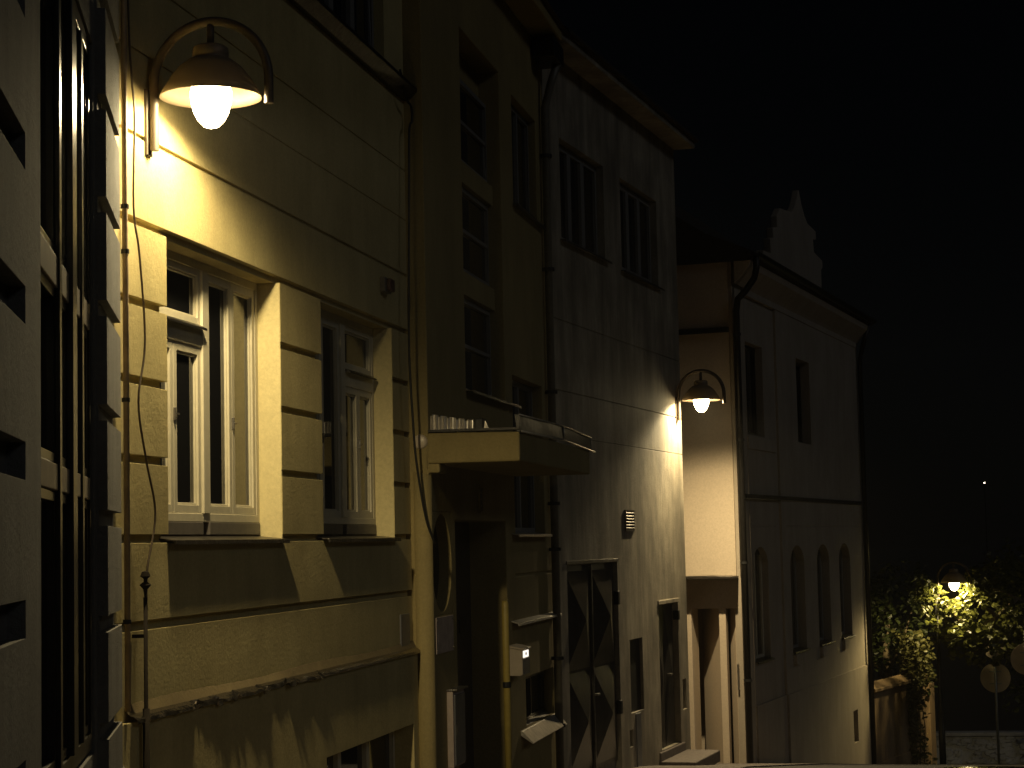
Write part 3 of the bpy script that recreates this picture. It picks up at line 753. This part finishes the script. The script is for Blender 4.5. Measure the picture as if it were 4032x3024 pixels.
wb = thing('wall_box', 'small flat bell panel high on the wall between the round window and the doorway', 'bell panel', (.176, 18.95, 1.90))
f = MB(); frame_mb(f, 0, .025, 0, .13, 0, .27, .02); f.build('frame', 'h3', wb, bevel=.003)
MB().box(0, .012, .02, .11, .02, .25).build('plate', 'box_grey', wb)
for zz in (.07, .135, .2): MB().lathe([(.012, .012), (.011, .02), (.001, .021)], (0, .065, zz), 10, 'x').build('button', 'white_box', wb)

# ------------------------------------------------------------------ far end: garden wall, plants, signs, stone wall
wa = R(-16)
gw = thing('garden_wall', 'ochre garden wall with a sloping coping beyond the gabled house, half under ivy', 'wall', (3.60, 43.75, -.28), wa)
gm = relief(0, 4.35, -5, -1.62, -.35, [(0, 4.35, -5, -3.2, .03)])
gm.box(-.40, .10, 4.36, 4.80, -5, -1.75)
gm.build('wall', 'gwall', gw, bevel=.012)
MB().prism([(-.42, -1.62), (.10, -1.62), (.10, -1.55), (-.15, -1.42), (-.42, -1.55)], 'y', -.05, 4.4).build('coping', 'gwall', gw, bevel=.01)

def leaf(mb, c, s, r):
    th, ph = r.uniform(0, 2 * math.pi), r.uniform(-.9, .5)
    d = Vector((math.cos(th) * math.cos(ph), math.sin(th) * math.cos(ph), math.sin(ph)))
    n = Vector((r.gauss(0, 1), r.gauss(0, 1), r.gauss(0, 1) + .8)); n = (n - d * n.dot(d))
    if n.length < 1e-3: return
    n.normalize(); a = d.cross(n)
    c = Vector(c); w = s * r.uniform(.28, .42)
    f = n * s * .14
    mb.add([c, c + d * s * .3 + a * w + f, c + d * s * .7 + a * w * .85 + f, c + d * s, c + d * s * .7 - a * w * .85 + f, c + d * s * .3 - a * w + f, c + d * s * .5],
           [(0, 6, 1), (1, 6, 2), (2, 6, 3), (3, 6, 4), (4, 6, 5), (5, 6, 0)])
def clump(mb, c, n, sx, sy, sz, s, r, cut=2.2):
    for _ in range(n):
        while True:
            g = (r.gauss(0, 1), r.gauss(0, 1), r.gauss(0, 1))
            if sum(v * v for v in g) < cut * cut: break
        leaf(mb, (c[0] + g[0] * sx, c[1] + g[1] * sy, c[2] + g[2] * sz), s * r.uniform(.7, 1.25), r)
def limb(mb, pts, r0, r1, n=8):
    k = len(pts); mb.tube(pts, [r0 + (r1 - r0) * i / (k - 1) for i in range(k)], n)

# ivy
iv = thing('ivy', 'pale leafed ivy hanging in a thick column over the end of the garden wall', 'ivy', (4.50, 46.6, -3.75))
r = random.Random(3); L = MB(); S = MB()
for k in range(60):
    t = k / 59; z = 2.95 - 3.0 * t
    x = .02 + .13 * math.sin(t * 7) + .05 * t
    wdt = .21 * (1 - .35 * t) + .05 * r.random()
    clump(L, (x - .02, -.10, z), 34 if t < .55 else 20 if t < .8 else 10, wdt, .10, .08, .115, r)
for k in range(5):
    x0 = -.2 + .1 * k
    limb(S, [(x0, 0.1, -.1), (x0 + .05, -.02, .8), (x0 - .04, -.04, 1.7), (x0 + .06, 0, 2.7)], .018, .008, 6)
S.build('stem', 'bark', iv); L.build('foliage', 'ivy', iv, weld=False)

def tree(name, label, loc, trunk, limbs, clumps, lm, size, seed, group=None, cut=2.2):
    t = thing(name, label, 'tree', loc, 0, group); r = random.Random(seed)
    T = MB(); limb(T, trunk, .16, .07, 10); T.build('trunk', 'bark', t, smooth=True)
    B = MB()
    for l in limbs: limb(B, l, .045, .010, 7)
    B.build('branch', 'bark', t, smooth=True)
    L = MB()
    for c, n, sx, sy, sz in clumps: clump(L, c, n, sx, sy, sz, size, r, cut)
    L.build('crown', lm, t, weld=False)
    return t
# broad-leaved tree whose boughs reach round the far lamp (base at x 8.4)
B0 = (8.3, 46.0, -3.8)
def rel(x, y, z): return (x - B0[0], y - B0[1], z - B0[2])
limbs = [[rel(8.3, 46, -1.2), rel(7.4, 45.7, -.2), rel(6.6, 45.4, .22), rel(6.05, 45.2, .40)],
         [rel(6.9, 45.5, .05), rel(6.4, 45.3, -.35), rel(5.95, 45.1, -.62), rel(5.62, 45.0, -.45), rel(5.28, 44.9, -.02)],
         [rel(5.95, 45.1, -.62), rel(5.6, 45.0, -.75), rel(5.25, 44.9, -.72)],
         [rel(8.3, 46, -1.0), rel(7.6, 45.8, .5), rel(6.9, 45.6, .95)],
         [rel(6.4, 45.3, -.3), rel(5.9, 45.3, .1), rel(5.75, 45.25, .2)],
         [rel(6.4, 45.3, -.35), rel(6.2, 45.1, -.9), rel(5.8, 45.0, -1.2)],
         [rel(5.62, 45, -.42), rel(5.2, 45.3, .05), rel(4.75, 45.4, .45)]]
r = random.Random(11); cl = []
for x, z, n, sd in ((5.95, .32, 70, .13), (5.78, .12, 55, .12), (5.62, -.05, 20, .07), (5.30, .0, 34, .10), (5.16, .22, 26, .10), (5.45, -.14, 36, .12), (4.98, .34, 28, .10), (4.78, .46, 26, .11), (4.9, .12, 22, .09), (5.18, -.30, 22, .10),
                    (5.78, -.28, 50, .12), (5.88, -.5, 60, .13), (5.6, -.66, 70, .15), (5.38, -.62, 40, .13), (5.22, -.78, 34, .10), (6.1, -.62, 60, .17), (6.25, -.95, 60, .18), (5.85, -1.0, 60, .16), (5.55, -.98, 34, .13), (6.45, -.7, 60, .2), (6.15, .1, 30, .12), (6.5, .25, 24, .14),
                    (5.9, -1.25, 26, .12), (6.35, -1.2, 30, .13), (4.7, .25, 26, .12), (4.85, -.15, 26, .12), (5.0, -.45, 24, .12), (6.3, .42, 34, .15), (6.05, .45, 34, .12), (5.7, .42, 24, .10), (5.4, -1.05, 26, .12), (6.6, -.15, 40, .18), (6.6, -1.0, 40, .18), (5.95, .62, 24, .12), (6.3, .72, 36, .17), (6.7, .55, 40, .2), (6.55, .85, 30, .18)):
    cl.append((rel(x, 45.0 + r.uniform(-.35, .3), z), n, sd, sd * 1.5, sd * .8))
for x, z in ((6.8, .1), (7.0, .7), (6.7, -.4), (7.2, -.2), (7.1, -.8), (7.4, .4), (7.6, -.6), (7.8, 1.0), (8.2, .3), (8.4, -.4), (6.9, .95)):
    cl.append((rel(x, 45.9 + r.uniform(-.3, .8), z), 90, .26, .35, .24))
tree('broadleaf_tree', 'large leafed tree whose lit yellow green boughs reach around the far lamp', B0,
     [(0, 0, 0), (.05, .02, 1.2), (0, 0, 2.6), (.1, 0, 3.8), (.2, .1, 4.6)], limbs, cl, 'leaf', .15, 5)
# dim trees behind the garden wall
r = random.Random(17); cl = []
for k in range(46):
    cl.append(((r.uniform(-.9, .85), r.uniform(-.8, .8), r.uniform(1.9, 4.6)), 60, .2, .25, .2))
tree('dark_tree', 'dim dark leafed tree behind the garden wall, left of the far lamp post', (3.9, 47.6, -4.0),
     [(0, 0, 0), (.05, 0, 1.5), (0, .1, 3), (.1, 0, 4)], [[(0, 0, 2), (-.5, -.3, 2.9), (-.8, -.4, 3.6)], [(0, 0, 2.2), (.4, -.3, 3), (.7, -.4, 3.9)]], cl, 'leaf_dark', .13, 18)
cl = []
for k in range(60):
    cl.append(((r.uniform(-1.6, 1.6), r.uniform(-.8, .8), r.uniform(1.2, 5.2)), 45, .3, .3, .28))
tree('dark_tree', 'dim dark leafed tree behind the two round signs at the right edge', (8.3, 54.5, -4.5),
     [(0, 0, 0), (.05, 0, 1.5), (0, .1, 3), (.1, 0, 4)], [[(0, 0, 2), (-.7, -.3, 2.9), (-1.2, -.4, 3.6)], [(0, 0, 2.2), (.6, -.3, 3), (1.1, -.4, 3.9)]], cl, 'leaf_dark', .16, 19)

def round_sign(label, loc, rz, rad, zc, ztop, extra, name='road_sign'):
    t = thing(name, label, 'road sign', loc, rz, 'round road signs seen from behind')
    MB().tube([(0, 0, 0), (0, 0, ztop)], .03, 12).build('post', 'steel', t, smooth=True)
    MB().lathe([(.001, .05), (rad, .05), (rad + .008, .046), (rad + .008, .036), (rad, .034), (.001, .034)], (0, 0, zc), 48, 'y').build('disc', 'sign_back', t)
    for dz in (-.4, .42):
        w_ = rad * .42
        MB().box(-w_, w_, .022, .036, zc + rad * dz - .014, zc + rad * dz + .014).build('clamp_bar', 'steel', t, bevel=.003)
    if extra:
        MB().prism([(-.20, 0), (.20, 0), (.20, .30), (-.20, .30)], 'y', .034, .045).build('upper_plate', 'sign_back', t, bevel=.004).location.z = zc + rad + .10
    return t
round_sign('round sign seen from behind on a thin post in front of the stone wall', (6.38, 46.2, -3.95), R(-4), .335, 2.17, 2.95, True)
round_sign('round sign seen from behind, cut off by the right edge', (6.98, 44.3, -3.6), R(-8), .34, 2.36, 3.0, False)
sw = thing('stone_wall', 'low grey blue rubble stone wall across the street end behind the round sign', 'wall', (4.5, 58.0, -4.22), R(2))
mw = MB(); r = random.Random(23)
mw.box(0, 6.5, .10, .5, -1.6, -.10)
for _ in range(420):
    cx, cz = r.uniform(.05, 6.4), r.uniform(-1.2, -.16); a_, b_ = r.uniform(.07, .2), r.uniform(.05, .11)
    ring = []
    k = 7; o = r.uniform(0, 6)
    pts = [(cx + a_ * r.uniform(.75, 1.1) * math.cos(o + 2 * math.pi * i / k), cz + b_ * r.uniform(.75, 1.1) * math.sin(o + 2 * math.pi * i / k)) for i in range(k)]
    dd = r.uniform(.0, .07)
    vs = [(p[0], .11, p[1]) for p in pts] + [(cx + (p[0] - cx) * .75, .08 - dd, cz + (p[1] - cz) * .75) for p in pts]
    mw.add(vs, [(i, (i + 1) % k, k + (i + 1) % k, k + i) for i in range(k)] + [tuple(range(k, 2 * k))])
mw.build('stonework', 'stone', sw)
MB().box(-.05, 6.55, .0, .55, -.11, 0).build('coping', 'stone', sw, bevel=.02)

# ------------------------------------------------------------------ parked car: only the crown of its roof rises into the picture
car = thing('parked_car', 'black car with only its shiny roof top showing at the bottom right', 'car', (4.62, 7.1, gz(7.1)), 0)
car.rotation_euler = (math.atan((gz(8.5) - gz(5.7)) / 2.8), 0, 0)
secs = [(-2.1, .62, .35, .72), (-1.95, .80, .28, .92), (-1.2, .86, .25, .98), (0, .87, .24, .96), (1.2, .86, .25, .92), (1.9, .78, .28, .80), (2.1, .60, .36, .66)]
def hull(secs, n=18):
    mb = MB(); vs = []
    for y, hw, z0, z1 in secs:
        for k in range(n):
            th = 2 * math.pi * k / n
            cx, sz = math.cos(th), math.sin(th)
            px = hw * math.copysign(abs(cx) ** .45, cx); pz = (z0 + z1) / 2 + (z1 - z0) / 2 * math.copysign(abs(sz) ** .5, sz)
            vs.append((px, y, pz))
    fs = [(i * n + j, i * n + (j + 1) % n, (i + 1) * n + (j + 1) % n, (i + 1) * n + j) for i in range(len(secs) - 1) for j in range(n)]
    fs += [tuple(range(n)), tuple((len(secs) - 1) * n + j for j in range(n))]
    mb.add(vs, fs); return mb
hull(secs).build('body', 'car', car, smooth=True)
CR = 1.455
rows = [(-1.72, .70, .95), (-1.25, .62, 1.28), (-.8, .585, CR - .035), (-.2, .58, CR - .004), (.1, .58, CR - .002), (.45, .585, CR - .02), (.9, .62, 1.27), (1.35, .68, .95)]
cab = MB(); n = 14; vs = []
for y, hw, zt in rows:
    for k in range(n + 1):
        u = -1 + 2 * k / n
        vs.append((hw * u, y, .93 + (zt - .93) * (1 - abs(u) ** 5) - .018 * u * u * 2))
fs = [(i * (n + 1) + j, i * (n + 1) + j + 1, (i + 1) * (n + 1) + j + 1, (i + 1) * (n + 1) + j) for i in range(len(rows) - 1) for j in range(n)]
cab.add(vs, fs).build('roof', 'car', car, smooth=True)
for sx in (-1, 1):
    MB().prism([(-1.15, .96), (.85, .96), (.55, 1.28), (-.85, 1.28)], 'x', sx * .60, sx * .635).build('side_window', 'glass', car)
    for y in (-1.3, 1.3):
        wh = MB().lathe([(.08, -.1), (.30, -.1), (.32, -.06), (.32, .06), (.30, .1), (.08, .1)], (sx * .76, y, .32), 28, 'x').build('wheel', 'rubber', car, smooth=True)
        MB().lathe([(.001, .105 * sx), (.2, .106 * sx), (.21, .09 * sx)], (sx * .76, y, .32), 20, 'x').build('rim', 'steel', wh)
    MB().box(sx * .62 - .1, sx * .62 + .1, -2.1, -1.99, .66, .80).build('tail_light', 'red_lens', car, bevel=.01)
    MB().box(sx * .58 - .14, sx * .58 + .14, 1.94, 2.06, .58, .70).build('headlight', 'glass', car, bevel=.01)

# ------------------------------------------------------------------ hill with two far lamps
hl = MB(); nx, ny = 24, 10; vs = []
r = random.Random(5)
for j in range(ny + 1):
    for i in range(nx + 1):
        x = -160 + 420 * i / nx; y = 120 + 260 * j / ny
        vs.append((x, y, -8 + 30 * (j / ny) ** 1.2 * (.6 + .4 * math.sin(i * .5)) + r.uniform(-.5, .5)))
hl.add(vs, [(j * (nx + 1) + i, j * (nx + 1) + i + 1, (j + 1) * (nx + 1) + i + 1, (j + 1) * (nx + 1) + i) for j in range(ny) for i in range(nx)])
struct(hl.build('hill', 'grass', smooth=True))
fp = thing('distant_lamp', 'tiny far lamp shining as a point high above the lamp post', 'lamp', (12.1, 180.0, -3))
MB().tube([(0, 0, -8), (0, 0, 8.9)], .06, 8).build('post', 'iron', fp)
MB().lathe([(.001, .05), (.03, .03), (.034, 0), (.03, -.03), (.001, -.05)], (0, 0, 9.0), 12).build('bulb', 'star', fp)

# ------------------------------------------------------------------ light, sky, camera
wd = bpy.data.worlds.new('World'); scn.world = wd; wd.use_nodes = True
nt = wd.node_tree; bg = nt.nodes['Background']
sky = nt.nodes.new('ShaderNodeTexSky'); sky.sky_type = 'NISHITA'; sky.sun_disc = False
EL, AZ = R(30), R(112)      # added dim fill light behind the camera, over the right shoulder
sky.sun_elevation = EL; sky.sun_rotation = AZ
nt.links.new(sky.outputs[0], bg.inputs[0]); bg.inputs[1].default_value = .00016
sun = bpy.data.lights.new('fill_sun', 'SUN'); sun.energy = .068; sun.angle = R(12); sun.color = (.94, .97, 1)
so = bpy.data.objects.new('fill_sun', sun); col.objects.link(so)
dirv = Vector((math.sin(AZ) * math.cos(EL), math.cos(AZ) * math.cos(EL), math.sin(EL)))
so.rotation_euler = dirv.to_track_quat('Z', 'Y').to_euler()
so.location = (20, -20, 30)

# thin haze volume, added only to give the lamps a soft glow
hz = MB().box(-175, 275, -45, 420, -14, 40).build('haze', 'globe')
hz.data.materials.clear(); hm = bpy.data.materials.new('lamp_glow_haze'); hm.use_nodes = True; hn = hm.node_tree
hn.nodes.remove(hn.nodes['Principled BSDF'])
pv = hn.nodes.new('ShaderNodeVolumePrincipled'); pv.inputs['Density'].default_value = .0004; pv.inputs['Color'].default_value = (.95, .93, .9, 1); pv.inputs['Anisotropy'].default_value = .0
hn.links.new(pv.outputs[0], hn.nodes['Material Output'].inputs['Volume'])
hz.data.materials.append(hm); hz['kind'] = 'stuff'

cam = bpy.data.cameras.new('camera'); co = bpy.data.objects.new('camera', cam); col.objects.link(co)
F, CX, CY = 7570., 2016., 1512.
cam.sensor_width = 36.; cam.lens = F / 4032 * 36.
cam.clip_start = .1; cam.clip_end = 2000
fy = Vector((3540 - CX, -(2100 - CY), -F)).normalized()
up = Vector((-.022, 1, 0)); up.z = -(up.x * fy.x + up.y * fy.y) / fy.z; up.normalize()
xx = fy.cross(up)
W = Matrix((xx, fy, up))
co.matrix_world = Matrix.Translation((4.32, 0, 1.6)) @ W.to_4x4()
scn.camera = co

scn.view_settings.view_transform = 'Standard'; scn.view_settings.look = 'None'
scn.view_settings.exposure = 0; scn.view_settings.gamma = 1
scn.render.engine = 'CYCLES'
scn.cycles.use_denoising = True
scn.cycles.max_bounces = 8; scn.cycles.diffuse_bounces = 4; scn.cycles.glossy_bounces = 4
scn.cycles.sample_clamp_indirect = 4
scn.cycles.use_light_tree = True
